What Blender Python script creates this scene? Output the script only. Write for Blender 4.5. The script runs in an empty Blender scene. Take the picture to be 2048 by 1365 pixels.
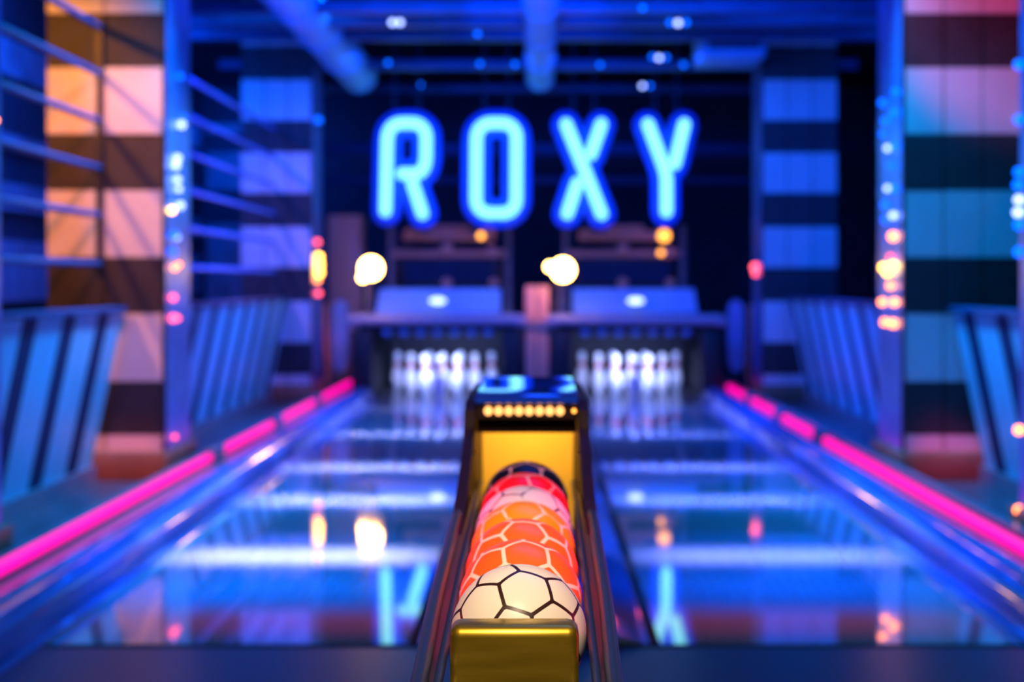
import bpy, bmesh, math, random
from mathutils import Vector, Matrix, Quaternion

random.seed(7)
S = bpy.context.scene
COL = S.collection
PI = math.pi
CAM_Z = 1.05          # lens height above the lanes (m)
FPX = 2800.0          # focal length in pixels of the 2048 wide frame

# ------------------------------------------------------------------ camera
cam = bpy.data.cameras.new('camera')
cam.sensor_width = 36.0
cam.lens = FPX / 2048 * 36.0
cam.shift_x = -(1076 - 1024) / 2048
cam.shift_y = -(682.5 - 566) / 2048
cam.clip_start = 0.05
cam.clip_end = 100
cam.dof.use_dof = True
cam.dof.focus_distance = 1.25
cam.dof.aperture_fstop = 4.3
camo = bpy.data.objects.new('camera', cam)
COL.objects.link(camo)
camo.location = (0, 0, CAM_Z)
camo.rotation_euler = (PI / 2, 0, 0)
S.camera = camo

# ------------------------------------------------------------------ world, exposure
w = bpy.data.worlds.new('world'); S.world = w
w.use_nodes = True
w.node_tree.nodes['Background'].inputs[0].default_value = (0.01, 0.05, 0.6, 1)
w.node_tree.nodes['Background'].inputs[1].default_value = 0.02
S.view_settings.view_transform = 'Standard'
S.view_settings.look = 'None'
S.view_settings.gamma = 1.0
S.view_settings.use_curve_mapping = False
S.view_settings.exposure = 0.0
try:
    S.cycles.use_denoising = True
    S.cycles.sample_clamp_indirect = 6.0
    S.cycles.max_bounces = 8
    S.cycles.caustics_reflective = False
    S.cycles.caustics_refractive = False
except Exception:
    pass

# ------------------------------------------------------------------ lamps of the room, plus added fill lights
BLUE = (0.0, 0.085, 1.0)
SKYB = (0.10, 0.35, 1.0)
PINK = (1.0, 0.10, 0.42)
WARM = (1.0, 0.62, 0.25)
ORANGE = (1.0, 0.42, 0.10)
MAGENTA = (1.0, 0.0, 0.40)

def aim(o, target):
    d = Vector(target) - o.location
    o.rotation_euler = d.to_track_quat('-Z', 'Y').to_euler()

def area(name, loc, target, sx, sy, power, color, spread=180):
    l = bpy.data.lights.new(name, 'AREA')
    l.shape = 'RECTANGLE'; l.size = sx; l.size_y = sy
    l.energy = power; l.color = color; l.spread = math.radians(spread)
    o = bpy.data.objects.new(name, l); COL.objects.link(o)
    o.location = loc; aim(o, target)
    return o

def spot(name, loc, target, power, color, angle=40, blend=0.4, radius=0.05):
    l = bpy.data.lights.new(name, 'SPOT')
    l.energy = power; l.color = color; l.spot_size = math.radians(angle)
    l.spot_blend = blend; l.shadow_soft_size = radius
    o = bpy.data.objects.new(name, l); COL.objects.link(o)
    o.location = loc; aim(o, target)
    return o

LC = -0.012                      # centre line of the pair of lanes
LANES = (LC - 0.894, LC + 0.894)
area('overhead_light_blue', (0.4, 2.9, 3.0), (0, 2.0, 0.7), 1.6, 0.6, 6, BLUE, 100)  # unseen blue fill added over the ball return
area('overhead_light_blue', (0, 7.9, 3.2), (0, 9.6, 0), 3.4, 0.8, 48, BLUE)
area('overhead_light_blue', (0, 11.7, 2.95), (0, 12.5, 0), 3.6, 0.5, 70, BLUE)
area('uplight_fill_blue', (0, 8.3, 2.8), (0, 12.5, 3.3), 3.4, 0.3, 120, BLUE)  # added to brighten ceiling and ducts, no fixture
area('machine_room_lamp_blue', (0, 15.2, 3.3), (0, 16.5, 1.4), 3.5, 0.3, 25, BLUE)
for sx in (-1, 1):
    area('side_lamp_blue', (sx * 3.3, 10.2, 3.2), (sx * 3.9, 11.0, 0.8), 0.8, 4.0, 260 if sx < 0 else 80, BLUE)
    area('side_lamp_blue', (sx * 1.2, 7.3, 3.2), (sx * 2.4, 6.4, 0.35), 0.3, 0.3, 85, (0.0, 0.30, 1.0), 90)
    area('side_lamp_blue', (sx * 1.2, 10.2, 3.2), (sx * 2.3, 10.2, 0.5), 0.3, 3.5, 70, (0.0, 0.20 if sx < 0 else 0.12, 1.0), 70)
spot('pillar_lamp_blue', (1.4, 4.9, 2.3), (2.25, 7.46, 1.2), 75, (0.0, 0.26, 1.0), 52, 0.6)
spot('sign_fill_blue', (0, 8.0, 3.3), (0, 13.5, 1.9), 330, (0.0, 0.04, 1.0), 34, 0.5)  # unseen blue fill added to brighten the sign trays
area('corner_fill_blue', (-3.7, 16.9, 3.3), (-4.0, 18.2, 1.3), 0.8, 0.3, 40, BLUE)  # added fill for the blue panels in the rear left corner
spot('edge_fill_pink', (-1.1, 9.6, 2.9), (-2.0, 13.2, 0.50), 160, (1.0, 0.12, 0.16), 5, 0.8)  # unseen pink fill added to brighten the kickback edge tube
# narrow battens across each lane: light pools on the boards
for D, k in ((5.38, 1.0), (6.75, 1.0), (7.95, 1.0), (9.7, 0.95), (11.6, 0.3)):
    for lx, c, p in ((LANES[0], (0.60, 0.62, 1.0), 7.5), (LANES[1], (0.20, 0.26, 1.0), 7.5)):
        area('lane_batten_lamp', (lx, D, 3.1), (lx, D, 0), 0.9, 0.06, p * k, c, 9.5)
for D, k in ((4.85, 1.1), (5.5, 0.6), (6.75, 1.0), (7.95, 0.9), (9.7, 1.0), (11.6, 0.9)):  # unseen blue washes added around each band of light
    for lx, g in ((LANES[0], 0.13), (LANES[1], 0.085)):
        area('lane_fill_blue', (lx, D, 3.1), (lx, D, 0), 1.0, 0.1, 7.5 * k, (0, g, 1.0), 19)
for lx in LANES:
    area('pin_lamp', (lx, 12.72, 0.55), (lx, 13.25, 0.18), 0.6, 0.04, 9.5, (0.40, 0.50, 1.0), 100)
spot('pillar_lamp_orange', (-2.95, 5.7, 2.7), (-2.6, 7.46, 1.6), 180, (1.0, 0.30, 0.01), 66, 0.6)
spot('pillar_lamp_pink', (-1.3, 5.3, 2.9), (-2.15, 7.46, 1.15), 250, (1.0, 0.21, 0.10), 46, 0.5)
spot('pillar_lamp_pink', (1.5, 5.6, 3.2), (2.45, 7.46, 2.5), 120, (1.0, 0.06, 0.20), 36, 0.6)
spot('plinth_lamp_red', (1.3, 5.8, 2.2), (2.2, 7.4, 0.07), 260, (1.0, 0.02, 0.02), 11, 0.7)
spot('plinth_lamp_orange', (-1.3, 5.8, 2.2), (-2.2, 7.4, 0.07), 260, (1.0, 0.14, 0.02), 11, 0.7)
spot('post_fill_orange', (0.1, 9.4, 2.9), (0.0, 12.58, 0.92), 120, (1.0, 0.22, 0.10), 7, 0.6)  # added spot that boosts the halogen glow on the post
# lamps over the ball return
area('ball_lamp_warm', (-0.05, 0.2, 2.1), (-0.02, 1.5, 0.72), 0.25, 0.25, 5.0, (1.0, 0.72, 0.46), 60)
area('ball_lamp_pink', (-0.9, 1.7, 0.75), (0, 1.7, 0.75), 0.1, 0.6, 2.2, (1.0, 0.02, 0.25), 60)
area('ball_lamp_pink', (0.9, 1.7, 0.75), (0, 1.7, 0.75), 0.1, 0.6, 2.2, (1.0, 0.02, 0.25), 60)
area('approach_fill_pink', (0, 2.6, 3.0), (0, 4.35, 0), 2.6, 0.05, 1.2, (1.0, 0.06, 0.08), 8)  # added strip for the reddish patches near the foul line

# ------------------------------------------------------------------ materials
def mat(name, color, rough=0.5, metal=0.0, coat=0.0, emit=None, strength=0.0, spec=0.5, noise=0.0, nscale=20.0, bump=0.0, stretch=(1, 1, 1)):
    m = bpy.data.materials.new(name); m.use_nodes = True
    nt = m.node_tree; b = nt.nodes['Principled BSDF']
    b.inputs['Base Color'].default_value = (*color, 1)
    b.inputs['Roughness'].default_value = rough
    b.inputs['Metallic'].default_value = metal
    b.inputs['Coat Weight'].default_value = coat
    b.inputs['Specular IOR Level'].default_value = spec
    if emit:
        b.inputs['Emission Color'].default_value = (*emit, 1)
        b.inputs['Emission Strength'].default_value = strength
    if noise > 0 or bump > 0:
        tc = nt.nodes.new('ShaderNodeTexCoord')
        mp = nt.nodes.new('ShaderNodeMapping'); mp.inputs['Scale'].default_value = stretch
        n = nt.nodes.new('ShaderNodeTexNoise'); n.inputs['Scale'].default_value = nscale
        n.inputs['Detail'].default_value = 6
        nt.links.new(tc.outputs['Object'], mp.inputs[0]); nt.links.new(mp.outputs[0], n.inputs['Vector'])
        if noise > 0:
            r = nt.nodes.new('ShaderNodeMapRange')
            r.inputs['From Min'].default_value = 0.3; r.inputs['From Max'].default_value = 0.7
            r.inputs['To Min'].default_value = 1 - noise; r.inputs['To Max'].default_value = 1 + noise * 0.3
            mx = nt.nodes.new('ShaderNodeMix'); mx.data_type = 'RGBA'; mx.blend_type = 'MULTIPLY'
            mx.inputs[0].default_value = 1.0
            mx.inputs['A'].default_value = (*color, 1)
            nt.links.new(n.outputs['Fac'], r.inputs['Value']); nt.links.new(r.outputs[0], mx.inputs['B'])
            nt.links.new(mx.outputs['Result'], b.inputs['Base Color'])
        if bump > 0:
            bp = nt.nodes.new('ShaderNodeBump'); bp.inputs['Strength'].default_value = bump
            bp.inputs['Distance'].default_value = 0.002
            nt.links.new(n.outputs['Fac'], bp.inputs['Height']); nt.links.new(bp.outputs[0], b.inputs['Normal'])
    return m

def emitter(name, color, strength):
    return mat(name, (0, 0, 0), 0.5, emit=color, strength=strength)

M = dict(
    lane=mat('lane_boards', (0.40, 0.41, 0.44), 0.06, coat=1.0, noise=0.15, nscale=3, stretch=(30, 0.6, 1)),
    approach=mat('approach_boards', (0.02, 0.06, 0.17), 0.3, spec=0.25, noise=0.1, nscale=3, stretch=(25, 0.6, 1)),
    black=mat('black_paint', (0.012, 0.012, 0.016), 0.45),
    groove=mat('groove', (0.004, 0.004, 0.006), 0.8),
    gloss_grey=mat('gloss_blue_cover', (0.10, 0.22, 0.55), 0.12, coat=0.8),
    bumper=mat('bumper_vinyl', (0.08, 0.20, 0.60), 0.16, coat=0.7),
    dark_floor=mat('dark_floor', (0.07, 0.07, 0.09), 0.35, noise=0.25, nscale=6),
    ledge=mat('ledge', (0.16, 0.16, 0.2), 0.3),
    wall=mat('dark_wall', (0.035, 0.04, 0.06), 0.7, noise=0.3, nscale=3),
    wallblue=mat('blue_panel', (0.25, 0.28, 0.35), 0.5, noise=0.4, nscale=4),
    ceil=mat('ceiling_paint', (0.012, 0.018, 0.03), 0.6, noise=0.3, nscale=3),
    beam=mat('beam_paint', (0.03, 0.09, 0.22), 0.45, noise=0.3, nscale=5),
    duct=mat('duct_paint', (0.12, 0.60, 0.95), 0.5, metal=0.0, noise=0.2, nscale=6),
    wtile=mat('white_tile', (0.72, 0.71, 0.69), 0.35, noise=0.08, nscale=5),
    dtile=mat('dark_tile', (0.035, 0.032, 0.036), 0.6, noise=0.3, nscale=8),
    core=mat('pillar_core', (0.03, 0.03, 0.035), 0.6),
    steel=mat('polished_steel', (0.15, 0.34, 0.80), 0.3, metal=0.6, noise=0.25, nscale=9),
    plinth=mat('plinth', (0.30, 0.16, 0.09), 0.4, noise=0.3, nscale=6),
    wstripe=mat('pale_blue_vinyl', (0.16, 0.66, 0.80), 0.45, noise=0.08, nscale=6),
    dstripe=mat('navy_vinyl', (0.006, 0.03, 0.09), 0.7, spec=0.2, noise=0.15, nscale=6),
    rail_lit=mat('rail_paint_lit', (0.06, 0.22, 0.75), 0.4),  # brighter copy of the rail paint, blue light put into its colour
    rail=mat('rail_paint', (0.02, 0.06, 0.16), 0.5, spec=0.2),
    pin=mat('pin_plastic', (0.80, 0.80, 0.82), 0.25, coat=0.5),
    pinred=mat('pin_red', (0.75, 0.02, 0.03), 0.3),
    machine=mat('machine_black', (0.004, 0.005, 0.009), 0.5, noise=0.3, nscale=8),
    machgrey=mat('machine_grey', (0.20, 0.19, 0.20), 0.4, noise=0.3, nscale=8),
    mask=mat('mask_grey', (0.30, 0.30, 0.38), 0.35),
    curtain=mat('pale_blue_panel', (0.22, 0.42, 0.75), 0.4),
    post=mat('warm_lit_paint', (0.80, 0.34, 0.20), 0.4),  # halogen glow put into the base colour of post, shafts and pulleys
    brass=mat('brushed_brass', (0.72, 0.50, 0.045), 0.34, metal=0.9, noise=0.30, nscale=9, bump=0.05, stretch=(1, 1, 8)),
    chrome=mat('chrome', (0.75, 0.77, 0.8), 0.15, metal=1.0),
    rdark=mat('return_dark_plastic', (0.030, 0.012, 0.018), 0.55, spec=0.25, noise=0.25, nscale=30),
    rtube=mat('return_tube', (0.015, 0.03, 0.08), 0.4),
    gplate=mat('guard_plate', (0.035, 0.012, 0.05), 0.45),
    hood=mat('hood_gloss', (0.02, 0.12, 0.75), 0.05, coat=1.0, spec=1.0),
    yellow=mat('yellow_panel', (0.88, 0.56, 0.10), 0.45, noise=0.06, nscale=8),
    tray=mat('sign_tray_blue', (0.0, 0.10, 0.95), 0.5),
    neon=emitter('neon_cyan', (0.24, 0.90, 1.0), 1.8),
    pinkneon=emitter('neon_pink', (1.0, 0.0, 0.36), 1.6),
    halo=emitter('halogen', (1.0, 0.46, 0.12), 34.0),
    amber=emitter('amber_led', (1.0, 0.36, 0.05), 4.0),
    ledwarm=emitter('warm_led', (1.0, 0.42, 0.12), 2.6),
    lens_glint_blue=emitter('blue_lens_glint', (0.0, 0.10, 1.0), 3.5),
    lens_glint_pale=emitter('pale_lens_glint', (0.30, 0.40, 1.0), 5.0),
    glint_pink=emitter('pink_glint', (1.0, 0.08, 0.14), 5.0),
    glint_yellow=emitter('yellow_glint', (1.0, 0.42, 0.05), 12.0),
    glint_orange=emitter('orange_glint', (1.0, 0.22, 0.05), 8.0),
    hood_glint=emitter('hood_highlight', (0.45, 0.62, 1.0), 3.0),
)

# ------------------------------------------------------------------ mesh helpers
class MB:
    def __init__(self):
        self.bm = bmesh.new()
    def box(self, x0, x1, y0, y1, z0, z1, mi=0):
        v = [self.bm.verts.new(p) for p in ((x0, y0, z0), (x1, y0, z0), (x1, y1, z0), (x0, y1, z0),
                                           (x0, y0, z1), (x1, y0, z1), (x1, y1, z1), (x0, y1, z1))]
        for q in ((3, 2, 1, 0), (4, 5, 6, 7), (0, 1, 5, 4), (1, 2, 6, 5), (2, 3, 7, 6), (3, 0, 4, 7)):
            f = self.bm.faces.new([v[i] for i in q]); f.material_index = mi
        return self
    def prism(self, pts, axis, a, b):
        """closed outline pts (2-D) pulled along axis from a to b"""
        def put(p, t):
            return {'x': (t, p[0], p[1]), 'y': (p[0], t, p[1]), 'z': (p[0], p[1], t)}[axis]
        A = [self.bm.verts.new(put(p, a)) for p in pts]
        B = [self.bm.verts.new(put(p, b)) for p in pts]
        n = len(pts)
        self.bm.faces.new(A); self.bm.faces.new(B[::-1])
        for i in range(n):
            self.bm.faces.new((A[i], B[i], B[(i + 1) % n], A[(i + 1) % n]))
        return self
    def tube(self, pts, r, n=12, closed=False, cap=True):
        pts = [Vector(p) for p in pts]; m = len(pts)
        rings = []; up = None
        for i, p in enumerate(pts):
            if closed:
                t = (pts[(i + 1) % m] - pts[i - 1]).normalized()
            else:
                t = (pts[min(i + 1, m - 1)] - pts[max(i - 1, 0)]).normalized()
            if up is None:
                up = Vector((0, 0, 1)) if abs(t.z) < 0.9 else Vector((0, 1, 0))
            a = (up - t * up.dot(t)).normalized(); up = a
            b = t.cross(a)
            rings.append([self.bm.verts.new(p + (a * math.cos(2 * PI * k / n) + b * math.sin(2 * PI * k / n)) * r) for k in range(n)])
        for i in range(m if closed else m - 1):
            R0, R1 = rings[i], rings[(i + 1) % m]
            for k in range(n):
                self.bm.faces.new((R0[k], R0[(k + 1) % n], R1[(k + 1) % n], R1[k]))
        if cap and not closed:
            self.bm.faces.new(rings[0][::-1]); self.bm.faces.new(rings[-1])
        return self
    def lathe(self, prof, n=24, cx=0, cy=0, mats=None):
        rings = []
        for r, z in prof:
            if r < 1e-6:
                rings.append([self.bm.verts.new((cx, cy, z))])
            else:
                rings.append([self.bm.verts.new((cx + r * math.cos(2 * PI * k / n), cy + r * math.sin(2 * PI * k / n), z)) for k in range(n)])
        for i in range(len(rings) - 1):
            A, B = rings[i], rings[i + 1]
            for k in range(n):
                k2 = (k + 1) % n
                if len(A) == 1 and len(B) == 1: continue
                if len(A) == 1: f = self.bm.faces.new((A[0], B[k2], B[k]))
                elif len(B) == 1: f = self.bm.faces.new((A[k], A[k2], B[0]))
                else: f = self.bm.faces.new((A[k], A[k2], B[k2], B[k]))
                if mats: f.material_index = mats(0.5 * (prof[i][1] + prof[i + 1][1]))
        return self
    def ball(self, c, r, n=12, sc=(1, 1, 1)):
        mtx = Matrix.Translation(c) @ Matrix.Diagonal((*sc, 1))
        bmesh.ops.create_uvsphere(self.bm, u_segments=n, v_segments=max(6, n // 2 + 2), radius=r, matrix=mtx)
        return self
    def mesh(self, name, mats, smooth=True, bevel=0.0, seg=2):
        if bevel > 0:
            bmesh.ops.bevel(self.bm, geom=list(self.bm.edges), offset=bevel, segments=seg, affect='EDGES', profile=0.5)
        bmesh.ops.recalc_face_normals(self.bm, faces=self.bm.faces)
        me = bpy.data.meshes.new(name)
        for f in self.bm.faces: f.smooth = smooth
        self.bm.to_mesh(me); self.bm.free()
        for m in (mats if isinstance(mats, (list, tuple)) else [mats]): me.materials.append(m)
        if smooth:
            try: me.set_sharp_from_angle(angle=math.radians(38))
            except Exception: pass
        return me
    def obj(self, name, mats, parent=None, smooth=True, bevel=0.0, seg=2, loc=None):
        """links one mesh object; geometry is given in world space, origin moved to its centre"""
        me = self.mesh(name, mats, smooth, bevel, seg)
        return link(name, me, parent, loc)

def link(name, me, parent=None, loc=None):
    o = bpy.data.objects.new(name, me); COL.objects.link(o)
    if loc is not None: o.location = loc
    if parent is not None:
        o.parent = parent
        o.matrix_parent_inverse = Matrix.Translation(world_loc(parent)).inverted()
    return o

def world_loc(o):
    """every container is only ever moved, never turned"""
    v = Vector(o.location); 
    return v

def tag(o, label=None, cat=None, group=None, kind=None):
    if label: o['label'] = label
    if cat: o['category'] = cat
    if group: o['group'] = group
    if kind: o['kind'] = kind
    return o

def thing(name, label, cat, loc=(0, 0, 0), group=None):
    o = bpy.data.objects.new(name, None); COL.objects.link(o)
    o.location = loc; o.empty_display_size = 0.1
    return tag(o, label, cat, group)

def struct(o): return tag(o, kind='structure')

def px(x, y, D):
    """a point D metres in front of the lens, read off the photograph (2048 x 1365)"""
    return ((x - 1076) / FPX * D, D, CAM_Z + (566 - y) / FPX * D)

# ------------------------------------------------------------------ room shell
struct(MB().box(-4.6, 4.6, -3.0, 18.5, -0.20, -0.10).obj('floor', M['dark_floor']))
struct(MB().box(-4.6, 4.6, -3.0, 18.5, 3.6, 3.75).obj('ceiling', M['ceil']))
struct(MB().box(-4.6, 4.6, 18.3, 18.5, -0.1, 3.6).obj('wall_back', M['wall']))
struct(MB().box(-4.6, -4.4, -3.0, 18.3, -0.1, 3.6).obj('wall_left', M['wall']))
struct(MB().box(4.4, 4.6, -3.0, 18.3, -0.1, 3.6).obj('wall_right', M['wall']))
struct(MB().box(-4.4, 4.4, -3.0, -2.8, -0.1, 3.6).obj('wall_front', M['wall']))
struct(MB().box(-4.4, 4.4, -2.8, 4.03, -0.10, 0.0).obj('floor_approach', M['approach']))
struct(MB().box(-1.43, 1.405, 4.03, 4.059, -0.10, 0.002).obj('trim_1', M['groove']))
# raised side decks that carry the pillars, one each side of the lanes
for s, nm in ((-1, 'floor_left'), (1, 'floor_right')):
    a, b = sorted((-0.012 + s * 1.423, s * 4.4))
    struct(MB().box(a, b, 4.03, 18.3, -0.10, 0.0).obj(nm, M['dark_floor']))

# ------------------------------------------------------------------ lanes
LANE_END = 14.7
for i, lx in enumerate(LANES):
    t = thing('bowling_lane', ('left bowling lane, pale glossy boards crossed by white light bands' if i == 0 else
              'right bowling lane, glossy boards crossed by deep blue light bands'), 'lane', (lx, 4.06, -0.10), 'bowling lanes')
    n = 13; wb = 1.054 / n
    me = MB().box(-wb / 2 + 0.0002, wb / 2 - 0.0002, 4.06, LANE_END, -0.04, 0.0).mesh('board', M['lane'], smooth=False)
    for k in range(n):
        link('board', me, t, (lx - 0.527 + wb * (k + 0.5), 0, 0))
    MB().box(lx - 0.527, lx + 0.527, 4.06, LANE_END, -0.10, -0.04).obj('lane_bed', M['black'], t)

# cover between the two lanes
t = thing('ball_track_cover', 'long glossy cover strip between the two lanes behind the ball return', 'cover', (LC, 4.06, -0.10))
prof = [(-0.335, -0.10), (-0.335, 0.0), (-0.30, 0.012), (-0.14, 0.05), (-0.11, 0.085), (0.11, 0.085), (0.14, 0.05), (0.30, 0.012), (0.335, 0.0), (0.335, -0.10)]
MB().prism([(LC + a, b) for a, b in prof], 'y', 4.06, 12.5).obj('cover_top', M['gloss_grey'], t)
for s in (-1, 1):
    a, b = sorted((LC + s * 0.3355, LC + s * 0.3665))
    MB().box(a, b, 4.06, 12.5, -0.10, -0.03).obj('groove', M['groove'], t)

# bumper rails and pink neon along the outside of both lanes
for s, side in ((-1, 'left'), (1, 'right')):
    t = thing('bumper_rail', 'round glossy bumper rail along the outer edge of the %s lane' % side, 'bumper', (s * 1.57, 4.06, 0), 'bumper rails')
    xi = LC + s * (0.894 + 0.5275)
    def X(v): return s * v
    sec = []
    for k in range(15):
        a = PI * k / 14
        sec.append((X(1.575 - 0.105 * math.cos(a)), 0.045 + 0.075 * math.sin(a)))
    sec = [(xi, 0.0005), (xi, 0.004), (X(1.462), 0.008)] + sec + [(X(1.69), 0.0005)]
    if s > 0: sec = sec[::-1]
    MB().prism(sec, 'y', 3.2, 12.5).obj('bumper_tube', M['bumper'], t)
    a, b = sorted((X(1.692), X(1.895)))
    MB().box(a, b, 3.2, 14.2, 0.0005, 0.055).obj('bumper_base', M['ledge'], t)
    a, b = sorted((X(1.84), X(1.89)))
    MB().box(a, b, 3.2, 14.2, 0.0551, 0.10).obj('bumper_cap', M['ledge'], t)
    xn, zn = (1.80, 0.095) if s < 0 else (1.76, 0.086)
    t = thing('neon_strip', 'row of pink neon tubes above the %s bumper rail' % side, 'neon light', (X(xn), 4.1, 0.0555), 'pink neon strips')
    y = 4.1; segs = []
    lens = [4.45, 1.15, 1.15, 1.15, 1.3] if s > 0 else [3.55, 1.5, 1.45, 1.9]
    for L in lens:
        segs.append((y, min(y + L, 13.7))); y += L + 0.30
    for y0, y1 in segs:
        MB().tube([(X(xn), y0, zn), (X(xn), y1, zn)], 0.024, 10).obj('neon_tube', M['pinkneon'], t)
    for k in range(len(segs) - 1):
        y0, y1 = segs[k][1], segs[k + 1][0]
        MB().box(*sorted((X(xn - 0.03), X(xn + 0.03))), y0 + 0.02, y1 - 0.02, 0.0555, 0.135).obj('end_cap', M['ledge'], t, bevel=0.006)
    MB().box(*sorted((X(xn - 0.015), X(xn + 0.015))), 4.1, 13.7, 0.0553, zn - 0.0245).obj('neon_base', M['ledge'], t)

# ------------------------------------------------------------------ checkered pillars
ROWS = [(0.147, 0.24, 1), (0.24, 0.522, 0), (0.522, 0.888, 1), (0.888, 1.184, 0), (1.184, 1.545, 1), (1.545, 1.842, 0),
        (1.842, 2.200, 1), (2.200, 2.485, 0), (2.485, 2.845, 1), (2.845, 3.14, 0), (3.14, 3.56, 1)]
def pillar(s, y0, y1, xa, xb, ncol, label, glints, sparkle_r=0.026):
    t = thing('checkered_pillar', label, 'pillar', (s * (xa + xb) / 2, (y0 + y1) / 2, 0), 'checkered pillars')
    X0, X1 = sorted((s * xa, s * xb))
    MB().box(X0 + 0.02, X1 - 0.02, y0 + 0.02, y1 - 0.02, 0.0, 3.6).obj('core', M['core'], t)
    MB().box(X0 - 0.03, X1 + 0.03, y0 - 0.05, y1 + 0.03, 0.0, 0.146).obj('plinth', M['plinth'], t, bevel=0.008)
    cw = (X1 - X0) / ncol
    for z0, z1, wh in ROWS:
        for c in range(ncol):
            q = 0.004 + 0.004 * random.random()
            MB().box(X0 + c * cw + 0.005, X0 + (c + 1) * cw - 0.005, y0 + 0.004 - q, y0 + 0.02, z0 + 0.003, z1 - 0.003).obj('tile', M['wtile' if wh else 'dtile'], t, smooth=False)
    # polished inner side
    xi = s * xa; xo = xi + s * 0.02
    side = MB().box(*sorted((xi, xo)), y0 + 0.021, y1 - 0.02, 0.147, 3.56).obj('side_panel', M['steel'], t)
    # corner trim, and glowing balls added in place of lamp reflections
    MB().box(*sorted((xi - s * 0.012, xi - s * 0.0005)), y0 + 0.0, y0 + 0.03, 0.147, 3.56).obj('corner_trim', M['black'], t)
    for z, f, c, r in glints:
        MB().ball((xi - s * 0.018, y0 + f * (y1 - y0), z), r, 10).obj('glow_ball', M[c], side)
    return t

def zz(y, D): return CAM_Z + (566 - y) / FPX * D
# glints: (photo row, depth fraction, colour, radius)
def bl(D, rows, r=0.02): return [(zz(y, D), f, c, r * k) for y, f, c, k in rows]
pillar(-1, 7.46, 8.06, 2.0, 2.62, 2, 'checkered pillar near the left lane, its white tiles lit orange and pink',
       bl(7.8, [(155, .5, 'lens_glint_blue', .8), (250, .55, 'lens_glint_pale', 1), (235, .6, 'lens_glint_blue', .8), (320, .4, 'lens_glint_pale', 1), (335, .35, 'lens_glint_pale', 1), (362, .4, 'lens_glint_pale', .9), (380, .45, 'lens_glint_pale', .8), (412, .5, 'lens_glint_pale', 1.0),
                (425, .2, 'glint_yellow', .9), (472, .3, 'lens_glint_blue', 1), (476, .38, 'lens_glint_pale', .7), (505, .25, 'lens_glint_blue', 1), (537, .3, 'glint_orange', .7), (530, .45, 'glint_orange', .6), (595, .25, 'glint_pink', .9), (635, .25, 'glint_pink', 1.0), (636, .4, 'glint_pink', .7), (868, .3, 'glint_pink', .6)]))
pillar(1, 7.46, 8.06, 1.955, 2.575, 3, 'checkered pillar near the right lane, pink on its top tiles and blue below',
       bl(7.8, [(195, .2, 'lens_glint_blue', 1), (202, .7, 'lens_glint_blue', 1), (233, .3, 'lens_glint_blue', 1), (242, .6, 'lens_glint_blue', 1), (265, .7, 'lens_glint_blue', .8), (298, .5, 'lens_glint_pale', .8), (300, .3, 'lens_glint_blue', 1), (335, .4, 'lens_glint_blue', .8), (378, .5, 'lens_glint_pale', .8), (382, .3, 'lens_glint_blue', 1), (410, .6, 'lens_glint_blue', 1), (434, .3, 'lens_glint_pale', .9), (440, .6, 'lens_glint_blue', .9),
                (475, .3, 'glint_orange', 1.2), (515, .4, 'glint_pink', .8), (532, .3, 'glint_yellow', 1.1), (535, .65, 'glint_yellow', 1.1), (545, .5, 'glint_yellow', 1.1), (572, .4, 'glint_orange', .9), (604, .25, 'glint_orange', 1), (605, .7, 'glint_orange', 1), (646, .3, 'glint_orange', 1.1), (645, .6, 'glint_orange', 1)]))
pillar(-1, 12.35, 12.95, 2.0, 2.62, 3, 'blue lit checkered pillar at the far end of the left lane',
       bl(12.65, [(240, .5, 'lens_glint_blue', 1.4), (485, .4, 'glint_pink', 1.2), (515, .5, 'glint_yellow', 1.8), (530, .5, 'glint_yellow', 2.0), (545, .5, 'glint_yellow', 2.0), (560, .4, 'glint_orange', 1.3), (587, .5, 'glint_pink', 1.2)]))
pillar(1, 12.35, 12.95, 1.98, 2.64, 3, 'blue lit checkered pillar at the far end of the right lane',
       bl(12.65, [(535, .5, 'glint_pink', 1.8), (548, .5, 'glint_pink', 1.0)]))
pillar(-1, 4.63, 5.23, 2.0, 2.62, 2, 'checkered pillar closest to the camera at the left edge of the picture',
       bl(5.1, [(240, .8, 'glint_orange', .6)]))
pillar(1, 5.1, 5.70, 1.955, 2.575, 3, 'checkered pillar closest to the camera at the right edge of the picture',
       bl(5.65, [(130, .9, 'lens_glint_blue', 1), (240, .9, 'lens_glint_blue', 1), (345, .9, 'lens_glint_blue', 1), (370, .92, 'lens_glint_blue', 1), (400, .9, 'lens_glint_pale', .9), (425, .92, 'lens_glint_pale', .9), (450, .9, 'lens_glint_blue', 1), (505, .9, 'lens_glint_blue', 1), (860, .9, 'glint_orange', .9), (1020, .9, 'glint_orange', .9)]))

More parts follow.
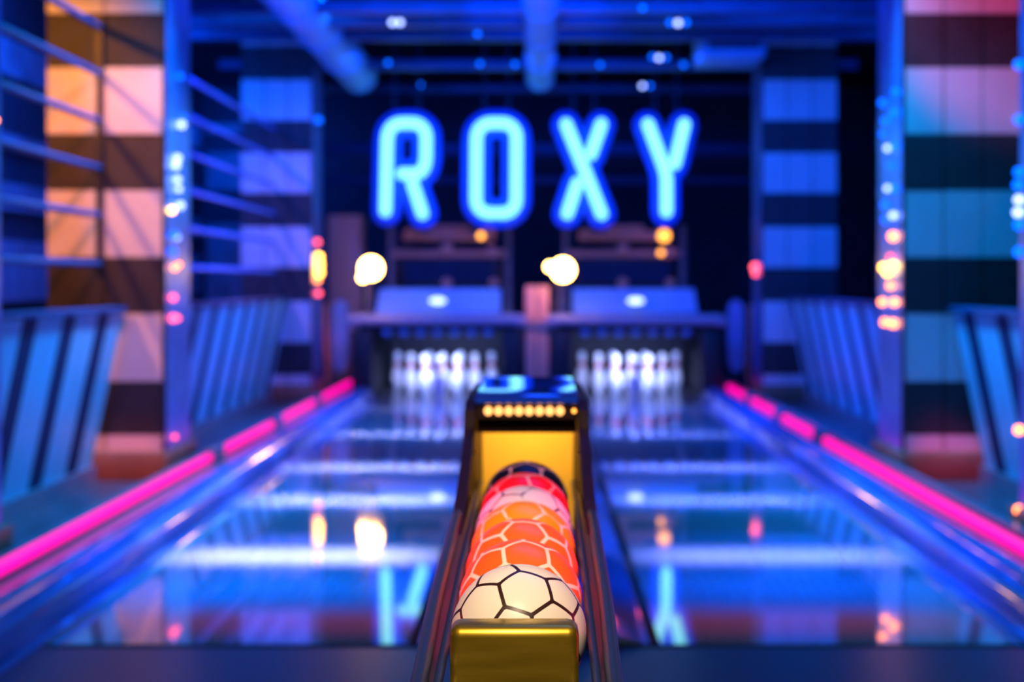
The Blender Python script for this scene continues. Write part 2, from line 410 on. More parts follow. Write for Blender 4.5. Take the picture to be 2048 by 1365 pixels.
# ------------------------------------------------------------------ leaning striped panels between the pillars
def striped(s, y0, y1, first, label):
    xt, xb = s * 2.19, s * 2.36
    t = thing('striped_panel', label, 'panel', (xb, (y0 + y1) / 2, 0), 'striped panels between the pillars')
    def slat(ya, yb, m):
        sec = [(xt, 0.895), (xb, 0.085), (xb + s * 0.035, 0.085), (xt + s * 0.035, 0.895)]
        if s > 0: sec = sec[::-1]
        MB().prism(sec, 'y', ya + 0.0015, yb - 0.0015).obj('stripe', M[m], t, smooth=False)
    y = first
    edges = []
    while y > y0 - 0.6: y -= 0.51
    while y < y1:
        for a, b, m in ((y, y + 0.33, 'wstripe'), (y + 0.33, y + 0.51, 'dstripe')):
            a2, b2 = max(a, y0), min(b, y1)
            if b2 - a2 > 0.01: slat(a2, b2, m)
        y += 0.51
    MB().box(*sorted((xt - s * 0.02, xt + s * 0.08)), y0, y1, 0.896, 0.925).obj('top_cap', M['rail'], t, bevel=0.006)
    MB().box(*sorted((xb - s * 0.03, xb + s * 0.06)), y0, y1, 0.0, 0.084).obj('bottom_rail', M['ledge'], t)
    return t
striped(-1, 5.26, 7.40, 7.16, 'blue and white striped leaning panel at the near left, before the orange pillar')
striped(-1, 8.10, 12.29, 8.10, 'faint striped leaning panel on the far left, between the two left pillars')
striped(1, 5.74, 7.40, 7.22, 'blue and white striped leaning panel at the near right picture edge')
striped(1, 8.10, 12.29, 8.10, 'faint striped leaning panel on the far right, behind the pink topped pillar')

# long rails above the left panels
RZ = (1.15, 1.41, 1.66, 1.91, 2.16, 2.41)
nth = ('lowest', 'second lowest', 'third from the bottom', 'fourth from the bottom', 'second highest', 'highest')
for (y0, y1, bay) in ((5.24, 7.424, 'nearer'), (8.09, 12.33, 'farther')):
    for k, z in enumerate(RZ):
        o = MB().tube([(-2.33, y0, z), (-2.33, y1, z)], 0.018, 10).obj('side_rail', M['rail' if bay == 'nearer' else 'rail_lit'])
        tag(o, '%s long rail in the %s left bay above the striped panel' % (nth[k], bay), 'rail', 'long rails in the left bays')

t = tag(MB().box(-2.345, -2.315, 7.425, 7.443, 1.1, 2.46).obj('rail_post', M['black']), 'thin black upright on the orange pillar that the long rails run into', 'post')

# ------------------------------------------------------------------ side walls seen between the pillars
for s, side in ((-1, 'left'), (1, 'right')):
    for k, (z, h) in enumerate(((0.9, 0.5), (1.65, 0.22), (2.15, 0.12), (2.75, 0.3))):
        o = MB().box(*sorted((s * 4.39, s * 4.33)), 5.0, 18.0, z, z + h).obj('trim_%d' % (2 + k + (0 if s < 0 else 4)), M['wallblue'])
        struct(o)

for k, (z, h) in enumerate(((0.82, 1.0), (2.25, 0.5), (3.0, 0.12))):
    struct(MB().box(-4.32, -2.9, 18.24, 18.295, z, z + h).obj('trim_%d' % (10 + k), M['wallblue']))

# ------------------------------------------------------------------ ceiling: beams, ducts, lamps
for k, (y, D) in enumerate(((15, 9.9), (42, 10.5), (70, 11.2), (130, 12.75), (178, 14.35))):
    z = zz(y, D)
    nthb = ('first', 'second', 'third', 'fourth', 'fifth')[k]
    t = thing('ceiling_beam', '%s blue lit cross beam from the camera, above the lanes' % nthb, 'beam', (0, D, z), 'cross beams under the ceiling')
    MB().box(-2.9, 2.9, D - 0.05, D + 0.05, z - 0.045, z + 0.045).obj('beam_tube', M['beam'], t, bevel=0.006)
    for x in (-2.5, 2.5):
        MB().tube([(x, D, z + 0.046), (x, D, 3.6)], 0.012, 8).obj('hanger_rod', M['beam'], t)
# ducts running away from the camera
def duct(x, z, r, y0, y1, label):
    t = thing('ceiling_duct', label, 'duct', (x, (y0 + y1) / 2, z), 'ceiling ducts')
    L = (y1 - y0) / 4
    for k in range(4):
        MB().tube([(x, y0 + k * L, z), (x, y0 + (k + 1) * L - 0.02, z)], r, 24).obj('duct_section', M['duct'], t)
        MB().tube([(x, y0 + (k + 1) * L - 0.05, z), (x, y0 + (k + 1) * L, z)], r + 0.012, 24).obj('duct_collar', M['duct'], t)
    for y in (y0 + 0.4 * L, y1 - 0.4 * L):
        MB().tube([(x, y, z + r), (x, y, 3.6)], 0.012, 8).obj('hanger_rod', M['beam'], t)
duct(-1.72, 3.05, 0.17, 8.6, 13.4, 'thick round duct running along the ceiling above the left lane')
duct(0.02, 3.02, 0.125, 8.6, 13.4, 'round duct running along the middle of the ceiling toward the sign')
t = thing('air_unit', 'large pale blue box unit under the ceiling at the upper right', 'unit', (1.70, 12.1, 3.0), None)
x0, _, z1 = px(1405, 20, 11.6); x1, _, z0 = px(1532, 112, 11.6)
MB().box(x0, x1, 11.6, 12.3, z0, z1 + 0.1).obj('unit_body', M['duct'], t, bevel=0.015)
MB().box(x0 + 0.05, x1 - 0.05, 11.59, 11.6, z0 + 0.06, z0 + 0.16).obj('unit_grille', M['beam'], t)
for x in (x0 + 0.1, x1 - 0.1):
    MB().tube([(x, 11.95, z1 + 0.1), (x, 11.95, 3.6)], 0.012, 8).obj('hanger_rod', M['beam'], t)
# cross beam side pieces near the far pillars
# small blue spot lamps at the beams
LAMPS = ((785, 45, 10.4, 'lens_glint_pale'), (800, 45, 10.4, 'lens_glint_pale'), (955, 68, 11.1, 'lens_glint_blue'), (1285, 16, 9.85, 'lens_glint_blue'), (1340, 45, 10.4, 'lens_glint_blue'),
         (1356, 46, 10.4, 'lens_glint_pale'), (1372, 45, 10.4, 'lens_glint_blue'), (776, 126, 12.65, 'lens_glint_blue'), (960, 128, 12.65, 'lens_glint_blue'), (1030, 129, 12.65, 'lens_glint_blue'),
         (1305, 114, 12.6, 'lens_glint_blue'), (1318, 116, 12.6, 'lens_glint_pale'), (1332, 115, 12.6, 'lens_glint_blue'), (1200, 130, 12.65, 'lens_glint_blue'), (1367, 130, 12.65, 'lens_glint_blue'), (1285, 172, 14.2, 'lens_glint_pale'), (1300, 172, 14.2, 'lens_glint_blue'), (840, 170, 14.2, 'lens_glint_blue'))
for k, (lx, ly, D, c) in enumerate(LAMPS):
    x, y, z = px(lx, ly, D)
    where = 'left of' if lx < 1040 else 'right of'
    beam = {9.85: 'first', 10.4: 'second', 11.1: 'third', 12.6: 'fourth', 12.65: 'fourth', 14.2: 'fifth'}[D]
    same = [i for i, q in enumerate(LAMPS) if q[2] in ((12.6, 12.65) if D in (12.6, 12.65) else (D,))]
    same.sort(key=lambda i: LAMPS[i][0])
    pos = same.index(k)
    words = ('leftmost', 'second from left', 'third from left', 'fourth from left', 'fifth from left', 'sixth from left', 'seventh from left', 'eighth from left')[pos]
    t = thing('spot_lamp', '%s small %s spot lamp on the %s cross beam from the camera' % (words, 'pale blue' if c == 'lens_glint_pale' else 'deep blue', beam), 'lamp', (x, y, z), 'small spot lamps under the ceiling')
    MB().tube([(x, y, z), (x, y + 0.06, z)], 0.036, 14).obj('lamp_can', M['black'], t)
    MB().ball((x, y - 0.001, z), 0.022, 12, (1, 0.3, 1)).obj('lens', M[c], t)

# ------------------------------------------------------------------ machine room behind the sign
for k, (y, D, h, x0, x1, m) in enumerate(((300, 15.9, 0.13, -3.2, 3.2, 'rail'), (362, 15.9, 0.09, -3.2, 3.2, 'rail'))):
    z = zz(y, D)
    t = thing('truss_bar', '%s horizontal steel bar behind the cyan sign letters' % ('upper' if k == 0 else 'lower'), 'bar', (0, D, z), 'steel bars behind the sign')
    MB().box(x0, x1, D - 0.04, D + 0.04, z - h / 2, z + h / 2).obj('bar_tube', M[m], t, bevel=0.008)
    for x in (x0 + 0.05, x1 - 0.05):
        MB().box(x - 0.04, x + 0.04, D + 0.041, D + 0.12, -0.1, 3.59).obj('bar_post', M['machine'], t)

# ------------------------------------------------------------------ pinsetters
def pinsetter(lx, i):
    side = 'left' if i == 0 else 'right'
    t = thing('pinsetter', 'black pinsetting machine over the pins of the %s lane' % side, 'pinsetter', (lx, 14.0, 0), 'pinsetters')
    D = 12.55
    # front mask: two side posts and a rounded top bar
    for s in (-1, 1):
        a, b = sorted((lx + s * 0.58, lx + s * 0.77))
        MB().box(a, b, D, 14.9, -0.04, 0.62).obj('side_wall', M['machine'], t, bevel=0.02)
        MB().ball((lx + s * 0.755, D - 0.01, 0.705), 0.055, 14, (1, .7, 1)).obj('corner_cap', M['mask'], t)
    zb = zz(640, D)
    MB().tube([(lx - 0.755, D, zb), (lx + 0.755, D, zb)], 0.05, 14).obj('top_bar', M['mask'], t)
    MB().box(lx - 0.70, lx + 0.70, D + 0.05, D + 0.09, 0.615, 0.685).obj('mask_board', M['machine'], t)
    for k in range(7):
        MB().ball((lx + (k - 3) * 0.1525, D + 0.07, 0.605), 0.045, 12, (1, .6, .8)).obj('pin_cup', M['curtain'], t)
    # sloped white hood above the bar
    y0, z0 = D + 0.10, zz(626, D + .1); y1, z1 = D + 0.42, zz(578, D + .42)
    pr = [(y0, z0), (y1, z1), (y1 + 0.03, z1), (y1 + 0.03, z0)]
    MB().prism(pr, 'x', lx - 0.56, lx + 0.56).obj('sloped_hood', M['curtain'], t, smooth=False)
    # added glowing lens for the highlight on the hood
    wl = MB().box(lx - 0.07, lx + 0.07, D + 0.10, D + 0.16, zz(600, D + .1) - 0.02, zz(600, D + .1) + 0.03).obj('hood_highlight', M['machine'], t, bevel=0.008)
    MB().ball((lx, D + 0.095, zz(602, D + .1)), 0.034, 12, (2.2, .4, 0.9)).obj('lens', M['hood_glint'], wl)
    # the machine body: posts, cross tubes and a dark glass box
    Dm = 14.3
    MB().box(lx - 0.54, lx + 0.54, Dm, Dm + 0.5, zz(574, Dm), zz(512, Dm)).obj('machine_box', M['machine'], t, bevel=0.02)
    MB().box(lx - 0.46, lx + 0.46, Dm - 0.012, Dm - 0.001, zz(566, Dm), zz(524, Dm)).obj('box_window', M['dstripe'], t)
    for s in (-1, 1):
        MB().box(lx + s * 0.60 - 0.03, lx + s * 0.60 + 0.03, Dm + 0.05, Dm + 0.11, 0.0, zz(452, Dm)).obj('frame_post', M['machgrey'], t)
    for yy, r, L in ((472, 0.055, 0.47), (508, 0.04, 0.58), (456, 0.028, 0.2)):
        MB().tube([(lx - L, Dm + 0.02, zz(yy, Dm)), (lx + L, Dm + 0.02, zz(yy, Dm))], r, 14).obj('drive_shaft', M['post'], t)
    for x, yy, r in ((lx - 0.02, 497, 0.055), (lx + 0.40, 470, 0.075), (lx - 0.40, 470, 0.06), (lx - 0.02, 566, 0.05), (lx + 0.46, 566, 0.045), (lx + 0.44, 505, 0.06)):
        MB().tube([(x, Dm - 0.10, zz(yy, Dm)), (x, Dm - 0.03, zz(yy, Dm))], r, 16).obj('pulley', M['post'], t)
    MB().box(lx - 0.6, lx + 0.6, 14.75, 14.8, 0.0, zz(574, 14.6)).obj('pit_curtain', M['machine'], t)
    return t
for i, lx in enumerate(LANES): pinsetter(lx, i)

# the post between the two machines
D = 12.58
t = thing('division_post', 'pale double post between the two pinsetters, lit orange at the top', 'post', (LC + 0.01, D, 0))
for s in (-1, 1):
    cx = LC + 0.004 + s * 0.056
    MB().box(cx - 0.052, cx + 0.052, D, D + 0.12, 0.0, zz(572, D)).obj('post_half', M['post'], t, bevel=0.02)
MB().box(LC - 0.09, LC + 0.10, D - 0.012, D - 0.0005, zz(660, D), zz(645, D)).obj('post_strap', M['machgrey'], t)

# kickback plates outside the lanes
for s, side in ((-1, 'left'), (1, 'right')):
    D = 13.2
    t = thing('kickback_plate', 'tall rounded plate standing outside the %s pinsetter' % side, 'plate', (s * 1.92, D, 0), 'kickback plates')
    xs = sorted((s * 380 / FPX * D, s * 412 / FPX * D))
    za, zb = zz(745, D), zz(600, D)
    pts = []
    cx = sum(xs) / 2; hw = (xs[1] - xs[0]) / 2
    for k in range(9):
        a = PI * k / 8; pts.append((cx + hw * math.cos(a), zb - 0.10 + 0.10 * math.sin(a)))
    for k in range(9):
        a = PI + PI * k / 8; pts.append((cx + hw * math.cos(a), za + 0.14 + 0.14 * math.sin(a)))
    MB().prism(pts, 'y', D, D + 0.04).obj('plate_face', M['curtain'], t)
    xo = s * (425 / FPX * D)
    MB().tube([(xo, D + .02, 0.056), (xo - s * .02, D + .02, 0.25), (xo, D + .02, 0.5), (xo + s * 0.01, D + .02, 0.85)], 0.022, 10).obj('edge_tube', M['post'], t)
    MB().box(*sorted((xo, s * cx * s + 0)), D + 0.025, D + 0.039, 0.40, 0.46).obj('plate_bracket', M['machgrey'], t)

# halogen work lamps on the machines
for k, (lx, ly, extra) in enumerate(((742, 537, (-16, 18)), (1126, 540, (-26, -6)))):
    D = 12.25
    x, y, z = px(lx, ly, D)
    t = thing('halogen_lamp', ('glaring warm halogen lamp above the left edge of the left pinsetter' if k == 0 else 'glaring warm halogen lamp above the post between the pinsetters'), 'lamp', (x, y, z), 'halogen lamps')
    MB().ball((x, y, z), 0.10, 18, (1, .5, 1)).obj('glow_ball', M['halo'], t)
    ex, ey, ez = px(lx + extra[0], ly + extra[1], D)
    MB().ball((ex, ey, ez), 0.04, 12).obj('small_bulb', M['halo'], t)
    rf = MB().lathe([(0.0, 0.0), (0.03, 0.0), (0.06, 0.05), (0.066, 0.06), (0.06, 0.06), (0.025, 0.015), (0, 0.015)], 20).obj('reflector', M['machgrey'], t)
    rf.matrix_parent_inverse = Matrix()
    rf.location = (0, 0.13, 0); rf.rotation_euler = (PI / 2, 0, 0)
    fx = x - (0.07 if k == 0 else 0.03)
    MB().tube([(x, y + 0.13, z), (x, y + 0.22, z - 0.02), (fx, 12.66, z - 0.12), (fx, 12.66, 0.621)], 0.02, 10).obj('stand', M['machgrey'], t)
# brick coloured cabinet left of the left pinsetter
t = thing('control_cabinet', 'upright reddish control cabinet left of the left pinsetter, behind the glaring lamp', 'cabinet', (-2.0, 14.4, 0))
x0, _, z1 = px(655, 430, 14.3); x1, _, _ = px(722, 430, 14.3)
MB().box(x0, x1, 14.3, 14.8, 0.0, z1).obj('cabinet_body', M['post'], t, bevel=0.02)
MB().box(x0 + 0.04, x1 - 0.04, 14.285, 14.299, 0.3, z1 - 0.06).obj('cabinet_door', M['post'], t, bevel=0.005)
for lx, ly, D, nm, c in ((960, 470, 14.0, 'left', 'amber'), (1330, 472, 14.0, 'right', 'amber')):
    pass
for k, (lx, ly, c, r) in enumerate(((962, 472, 'amber', 0.035), (1328, 472, 'amber', 0.06), (1322, 506, 'amber', 0.03))):
    x, y, z = px(lx, ly, 14.08)
    t = thing('signal_lamp', ('amber signal lamp on the left pinsetter, under the letter O', 'bright amber signal lamp on the right pinsetter, under the letter Y', 'dim amber signal lamp below the bright one on the right pinsetter')[k], 'lamp', (x, y, z), 'amber signal lamps')
    MB().ball((x, y, z), r, 14, (1, .7, 1)).obj('lens', M[c], t)
    MB().tube([(x, y + r * .5, z), (x, 14.195, z)], r * 0.8, 14).obj('socket', M['machgrey'], t)

# ------------------------------------------------------------------ bowling pins
IN = 0.0254
PROF = [(0, 0), (1.0157, 0), (1.414, .75), (1.953, 2.25), (2.255, 3.375), (2.383, 4.5), (2.2815, 5.875), (1.85, 7.25), (1.236, 8.625), (.98, 9.375), (.8985, 10), (.935, 10.875), (1.047, 11.75), (1.203, 12.625), (1.2735, 13.5), (1.16, 14.2), (.85, 14.7), (.45, 14.93), (0, 15)]
pinm = MB().lathe([(r * IN, z * IN) for r, z in PROF], 24, mats=lambda z: 1 if 9.4 * IN < z < 10.9 * IN and not (9.9 * IN < z < 10.1 * IN) else 0).mesh('bowling_pin', [M['pin'], M['pinred']])
order = {0: ('head',), 1: ('left', 'right'), 2: ('left', 'middle', 'right'), 3: ('far left', 'inner left', 'inner right', 'far right')}
rown = ('front', 'second', 'third', 'back')
for i, lx in enumerate(LANES):
    side = 'left' if i == 0 else 'right'
    for r in range(4):
        for k in range(r + 1):
            x = lx + (k - r / 2) * 0.3048
            y = 12.82 + r * 0.3048 * 0.866
            o = link('bowling_pin', pinm, None, (x, y, 0.0))
            lab = ('white bowling pin with red neck bands, head pin of the %s lane' % side) if r == 0 else \
                  ('white red-banded pin, %s in the %s row of the %s lane' % (order[r][k], rown[r], side))
            tag(o, lab, 'pin', 'bowling pins of the %s lane' % side)

# ------------------------------------------------------------------ the neon sign
SD = 13.45
def sp(x, y, d=0.0):
    """a point on the sign, x and y in the 2048 px wide photograph"""
    return px(640 + x / 2.3814, y / 2.3814, SD + 0.0) if d == 0 else (px(640 + x / 2.3814, y / 2.3814, SD)[0], SD + d, px(640 + x / 2.3814, y / 2.3814, SD)[2])
def arc(cx, cy, rx, ry, a0, a1, n=6):
    return [(cx + rx * math.cos(math.radians(a0 + (a1 - a0) * k / n)), cy - ry * math.sin(math.radians(a0 + (a1 - a0) * k / n))) for k in range(n + 1)]
LET = {
    'R': [[(312, 1005), (320, 660)] + arc(385, 655, 63, 68, 180, 90) + arc(443, 655, 63, 68, 90, 0) + [(505, 760)] + arc(455, 762, 48, 66, 0, -90) + [(390, 828)],
          [(440, 872), (488, 1018)]],
    'O': [[(825, 1016)] + arc(805, 950, 62, 66, 270, 180) + [(745, 660)] + arc(812, 655, 66, 68, 180, 90) + arc(870, 655, 66, 68, 90, 0) + [(935, 950)] + arc(875, 950, 60, 66, 0, -90) + [(856, 1016)]],
    'X': [[(1172, 592), (1256, 800), (1342, 1020)], [(1340, 592), (1290, 735)], [(1226, 872), (1178, 1018)]],
    'Y': [[(1562, 592), (1640, 800), (1650, 850), (1650, 1008)], [(1735, 592), (1690, 780)]],
}
for ch, strokes in LET.items():
    ctr = sp(sum(p[0] for s in strokes for p in s) / sum(len(s) for s in strokes), 800)
    t = thing('neon_letter', 'cyan neon letter %s on a blue tray, hanging above the pinsetters' % ch, 'sign', ctr, 'letters of the hanging neon sign')
    for st in strokes:
        MB().tube([sp(*p) for p in st], 0.052, 12).ball(sp(*st[0]), 0.0519, 14).ball(sp(*st[-1]), 0.0519, 14).obj('neon_tube', M['neon'], t)
    # tray: one outline of rounded bars behind the tubes
    mb = MB()
    for st in strokes:
        mb.tube([sp(p[0], p[1], 0.09) for p in st], 0.14, 16)
        for e in (st[0], st[-1]): mb.ball(sp(e[0], e[1], 0.09), 0.1395, 16)
    me = mb.mesh('tray', M['tray'])
    for v in me.vertices: v.co.y = SD + 0.075 + (v.co.y - SD - 0.09) * 0.12
    tr = link('tray', me, t)
    xs = [p[0] for s in strokes for p in s]
    for fx in (0.2, 0.8):
        x = sp(min(xs) + fx * (max(xs) - min(xs)), 560)[0]
        MB().tube([(x, SD + 0.085, sp(0, 600)[2]), (x, SD + 0.085, 3.6)], 0.010, 8).obj('hanger_rod', M['rail'], t)

# ------------------------------------------------------------------ ball return
RX = -0.018           # its centre line
BR = 0.0635; BZ = 0.722; BY = 1.31; NB = 7
t = thing('ball_return', 'ball return rack between the lanes with brass stop block and black hood', 'ball return', (RX, 1.9, 0))
# stop block
me = MB()
me.box(RX - 0.0585, RX + 0.0535, 1.205, 1.2448, 0.56, 0.7535)
o = me.obj('stop_block', M['brass'], t, bevel=0.0095, seg=4)
# pedestal and bed
MB().box(RX - 0.060, RX + 0.060, 1.23, 2.60, 0.04, 0.60).obj('pedestal', M['rdark'], t, bevel=0.01)
MB().box(RX - 0.16, RX + 0.16, 1.15, 2.70, 0.0, 0.04).obj('base_plate', M['rdark'], t, bevel=0.01)
for s in (-1, 1):
    zr = BZ - 0.0594
    MB().tube([(RX + s * 0.04, 1.245, zr), (RX + s * 0.04, 2.52, zr)], 0.008, 12).obj('track_rail', M['chrome'], t)
    for y in (1.30, 1.7, 2.1, 2.5):
        MB().box(RX + s * 0.04 - 0.004, RX + s * 0.04 + 0.004, y - 0.01, y + 0.01, 0.60, zr - 0.004).obj('rail_support', M['rdark'], t)
    # side guards: an inner rail and an outer rail
    MB().tube([(RX + s * 0.0685, 1.0, BZ - 0.035), (RX + s * 0.0695, 1.2, BZ - 0.022), (RX + s * 0.0720, 1.6, BZ - 0.008), (RX + s * 0.0755, 2.3, BZ + 0.0)], 0.0045, 14).obj('inner_guard', M['rtube'], t)
    MB().tube([(RX + s * 0.0790, 1.0, BZ - 0.022), (RX + s * 0.0820, 1.17, BZ - 0.008), (RX + s * 0.0880, 1.45, BZ + 0.0), (RX + s * 0.0915, 1.85, BZ + 0.01), (RX + s * 0.0905, 2.2, BZ + 0.01)], 0.0075, 14).obj('outer_guard', M['rtube'], t)
    ing = [(0.0685, 1.0, -0.035), (0.0695, 1.2, -0.022), (0.0720, 1.6, -0.008), (0.0755, 2.2, 0.0)]
    outg = [(0.0790, 1.0, -0.022), (0.0820, 1.17, -0.008), (0.0880, 1.45, 0.0), (0.0905, 2.2, 0.01)]
    sk = MB()
    va = [[sk.bm.verts.new((RX + s * p[0], p[1], BZ + p[2] - dz)) for p in L] for L, dz in ((ing, 0.0), (outg, 0.004), (outg, 0.009), (ing, 0.005))]
    for a in range(4):
        for k in range(3):
            sk.bm.faces.new((va[a][k], va[a][k + 1], va[(a + 1) % 4][k + 1], va[(a + 1) % 4][k]))
    for k in (0, 3): sk.bm.faces.new([va[a][k] for a in range(4)])
    sk.obj('guard_plate', M['gplate'], t, smooth=False)
    for y in (1.28, 1.9, 2.4):
        MB().box(*sorted((RX + s * 0.058, RX + s * 0.094)), y - 0.012, y + 0.012, 0.57, 0.585).obj('guard_bracket', M['rdark'], t)
        MB().box(RX + s * 0.085 - 0.003, RX + s * 0.085 + 0.003, y - 0.012, y + 0.012, 0.585, BZ - 0.006).obj('guard_bracket', M['rdark'], t)
    # hood side plate with a curved front edge running down into the guards
    zt = 0.862
    pts = [(2.64, 0.60), (2.64, zt - 0.015), (2.625, zt), (2.235, zt), (2.205, zt - 0.012), (2.19, zt - 0.04)]
    for k in range(1, 9):
        f = k / 8
        pts.append((2.19 - 0.36 * f ** 1.6, zt - 0.04 - 0.10 * f))
    pts += [(1.80, 0.70), (1.80, 0.685), (2.0, 0.66), (2.1, 0.60)]
    MB().prism(pts, 'x', RX + s * 0.082, RX + s * 0.0985).obj('side_plate', M['rdark'], t, bevel=0.002)
    for y, z in ((2.02, 0.742), (2.12, 0.705), (2.20, 0.855 - 0.07)):
        MB().ball((RX + s * 0.0805, y, z), 0.0045, 10, (0.5, 1, 1)).obj('bolt', M['brass'], t)
# hood: roof, lamp strip, dark brow, yellow back panel
roof = []
for k in range(7):
    a = PI / 2 * k / 6; roof.append((2.225 - 0.0 + 0.03 - 0.03 * math.sin(a) * 0 - 0.03 * math.cos(PI / 2 - a), 0.865 - 0.03 + 0.03 * math.cos(a) + 0.0))
roof = [(2.62, 0.874), (2.26, 0.871), (2.235, 0.869), (2.215, 0.865), (2.207, 0.861), (2.212, 0.857), (2.62, 0.858)]
MB().prism(roof, 'x', RX - 0.0810, RX + 0.0810).obj('hood_roof', M['hood'], t)
ls = MB().box(RX - 0.0805, RX + 0.0805, 2.218, 2.245, 0.834, 0.8565).obj('lamp_bar', M['rdark'], t)
for k in range(8):
    MB().ball((RX - 0.004 + (k - 3.5) * 0.0162, 2.2165, 0.847), 0.0072, 10, (1, .5, 1)).obj('led', M['ledwarm'], ls)
MB().ball((RX + 0.075, 2.2165, 0.847), 0.0035, 10, (1, .5, 1)).obj('indicator_light', M['amber'], ls)
MB().box(RX - 0.0805, RX + 0.0805, 2.246, 2.275, 0.809, 0.8565).obj('brow', M['rdark'], t, bevel=0.003)
pan = [(2.50, 0.61)]
for k in range(9):
    f = k / 8
    pan.append((2.50 - 0.045 * f * f, 0.61 + 0.235 * f))
pan += [(2.46, 0.85), (2.55, 0.85), (2.55, 0.61)]
MB().prism(pan, 'x', RX - 0.0805, RX + 0.0805).obj('back_panel', M['yellow'], t)
# light inside the hood comes from the LEDs under the brow
area('hood_lamp_warm', (RX, 2.285, 0.846), (RX, 2.47, 0.75), 0.13, 0.012, 0.75, (1.0, 0.62, 0.18), 150)

# ------------------------------------------------------------------ the balls
ph = (1 + 5 ** 0.5) / 2
ICO = [Vector(v).normalized() for v in ((0, 1, ph), (0, -1, ph), (0, 1, -ph), (0, -1, -ph), (1, ph, 0), (-1, ph, 0), (1, -ph, 0), (-1, -ph, 0), (ph, 0, 1), (-ph, 0, 1), (ph, 0, -1), (-ph, 0, -1))]
HEX = []
for a in range(12):
    for b in range(a + 1, 12):
        for c in range(b + 1, 12):
            if ICO[a].dot(ICO[b]) > 0.4 and ICO[b].dot(ICO[c]) > 0.4 and ICO[a].dot(ICO[c]) > 0.4:
                HEX.append((ICO[a] + ICO[b] + ICO[c]).normalized())
CELLS = [v / 2.32744 for v in ICO] + [v / 2.26728 for v in HEX]

def ball_material(name, color, line, width=0.0019, rough=0.36, scuff=0.0):
    m = bpy.data.materials.new(name); m.use_nodes = True
    nt = m.node_tree; b = nt.nodes['Principled BSDF']
    at = nt.nodes.new('ShaderNodeAttribute'); at.attribute_name = 'seam'
    r = nt.nodes.new('ShaderNodeMapRange')
    r.inputs['From Min'].default_value = width - 0.0003; r.inputs['From Max'].default_value = width + 0.0003
    nt.links.new(at.outputs['Fac'], r.inputs['Value'])
    mx = nt.nodes.new('ShaderNodeMix'); mx.data_type = 'RGBA'
    mx.inputs['A'].default_value = (*line, 1); mx.inputs['B'].default_value = (*color, 1)
    nt.links.new(r.outputs[0], mx.inputs['Factor'])
    out = mx.outputs['Result']
    if scuff > 0:
        tc = nt.nodes.new('ShaderNodeTexCoord'); n = nt.nodes.new('ShaderNodeTexNoise')
        n.inputs['Scale'].default_value = 55; n.inputs['Detail'].default_value = 8; n.inputs['Roughness'].default_value = 0.7
        nt.links.new(tc.outputs['Object'], n.inputs['Vector'])
        n2 = nt.nodes.new('ShaderNodeTexNoise'); n2.inputs['Scale'].default_value = 16
        nt.links.new(tc.outputs['Object'], n2.inputs['Vector'])
        mu = nt.nodes.new('ShaderNodeMath'); mu.operation = 'MULTIPLY'
        nt.links.new(n.outputs['Fac'], mu.inputs[0]); nt.links.new(n2.outputs['Fac'], mu.inputs[1])
        rr = nt.nodes.new('ShaderNodeMapRange')
        rr.inputs['From Min'].default_value = 0.36; rr.inputs['From Max'].default_value = 0.48
        rr.inputs['To Max'].default_value = scuff
        nt.links.new(mu.outputs[0], rr.inputs['Value'])
        m2 = nt.nodes.new('ShaderNodeMix'); m2.data_type = 'RGBA'
        m2.inputs['B'].default_value = (0.30, 0.22, 0.14, 1)
        nt.links.new(rr.outputs[0], m2.inputs['Factor']); nt.links.new(out, m2.inputs['A'])
        out = m2.outputs['Result']
    nt.links.new(out, b.inputs['Base Color'])
    b.inputs['Roughness'].default_value = rough
    b.inputs['Specular IOR Level'].default_value = 0.3
    return m

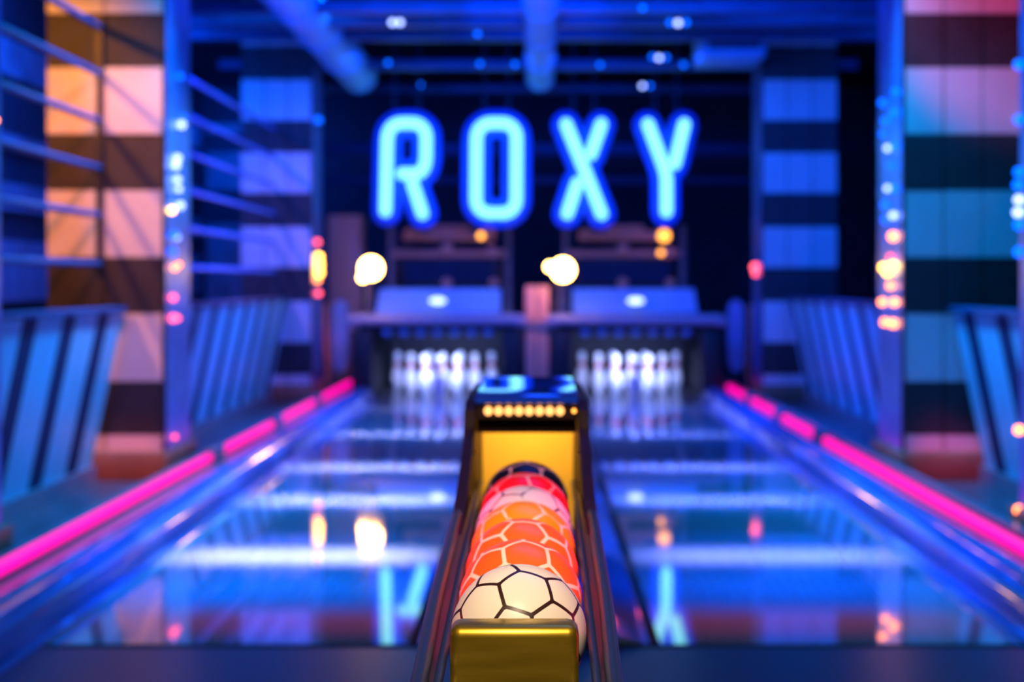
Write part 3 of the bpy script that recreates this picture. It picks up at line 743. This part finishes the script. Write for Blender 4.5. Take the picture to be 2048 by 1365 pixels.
def make_ball(y, rot, subdiv, material, label):
    bm = bmesh.new()
    bmesh.ops.create_icosphere(bm, subdivisions=subdiv, radius=BR)
    me = bpy.data.meshes.new('bowling_ball'); 
    for f in bm.faces: f.smooth = True
    bm.to_mesh(me); bm.free()
    at = me.attributes.new('seam', 'FLOAT', 'POINT')
    inv = rot.inverted()
    vals = []
    for v in me.vertices:
        p = inv @ v.co.normalized()
        d = sorted(((p.dot(c), i) for i, c in enumerate(CELLS)), reverse=True)[:3]
        best = 1.0
        c0 = CELLS[d[0][1]]
        for q in d[1:]:
            best = min(best, (d[0][0] - q[0]) / (c0 - CELLS[q[1]]).length)
        vals.append(best * BR)
    at.data.foreach_set('value', vals)
    me.materials.append(material)
    o = link('bowling_ball', me, None, (RX, y, BZ))
    tag(o, label, 'ball', 'balls in the ball return')
    return o

def orient(centre, toward, cell=None):
    """turns the pattern: a hexagon to face `centre`, one of its pentagon neighbours lying on the `toward` side"""
    h = HEX[0]
    p = max(ICO, key=lambda v: v.dot(h)); 
    def frame(a, b):
        a = a.normalized(); b = (b - a * b.dot(a)).normalized(); c = a.cross(b)
        return Matrix((a, b, c)).transposed()
    return frame(Vector(centre), Vector(toward)) @ frame(h, p).transposed()

BAL = [
    ((0.82, 0.78, 0.70), (0.035, 0.012, 0.012), 'white ball with thin black hexagon lines, first behind the brass stop block', 0.5),
    ((1.0, 0.14, 0.02), (0.95, 0.75, 0.65), 'orange red ball with white lines, just behind the front white ball', 0),
    ((1.0, 0.15, 0.02), (0.95, 0.75, 0.65), 'orange red ball with white lines, third from the brass block', 0),
    ((1.0, 0.36, 0.012), (0.95, 0.75, 0.62), 'yellowish orange ball with pale lines, just before the lavender white ball', 0),
    ((0.80, 0.74, 0.80), (0.10, 0.02, 0.10), 'lavender white ball with dark lines, between the orange and the red ball', 0),
    ((0.95, 0.012, 0.03), (0.95, 0.45, 0.45), 'bright red ball with pink lines, just before the navy ball', 0),
    ((0.008, 0.010, 0.028), (0.75, 0.45, 0.55), 'navy black ball with pink lines, last of the row under the yellow panel', 0),
]
ORI = [((0.115, -0.62, 0.80), (1.0, 0.1, 0.25)), ((0.1, -0.45, 0.9), (0.3, 0.6, 0.3)), ((0.05, -0.5, 0.85), (0.0, -1, 0)), ((0.0, -0.35, 0.93), (0.1, 1, 0)),
       ((0.35, -0.45, 0.8), (1, 0.3, 0.2)), ((-0.25, -0.5, 0.8), (-0.6, 0.6, 0.2)), ((0.0, -0.55, 0.82), (0.5, 0.8, 0.2))]
for k, (c, ln, lab, sc) in enumerate(BAL):
    m = ball_material('ball_%d' % k, c, ln, 0.0018 if k in (0, 4) else 0.0021, scuff=sc)
    make_ball(BY + k * (2 * BR + 0.0004), orient(*ORI[k]), 6 if k < 3 else 5, m, lab)
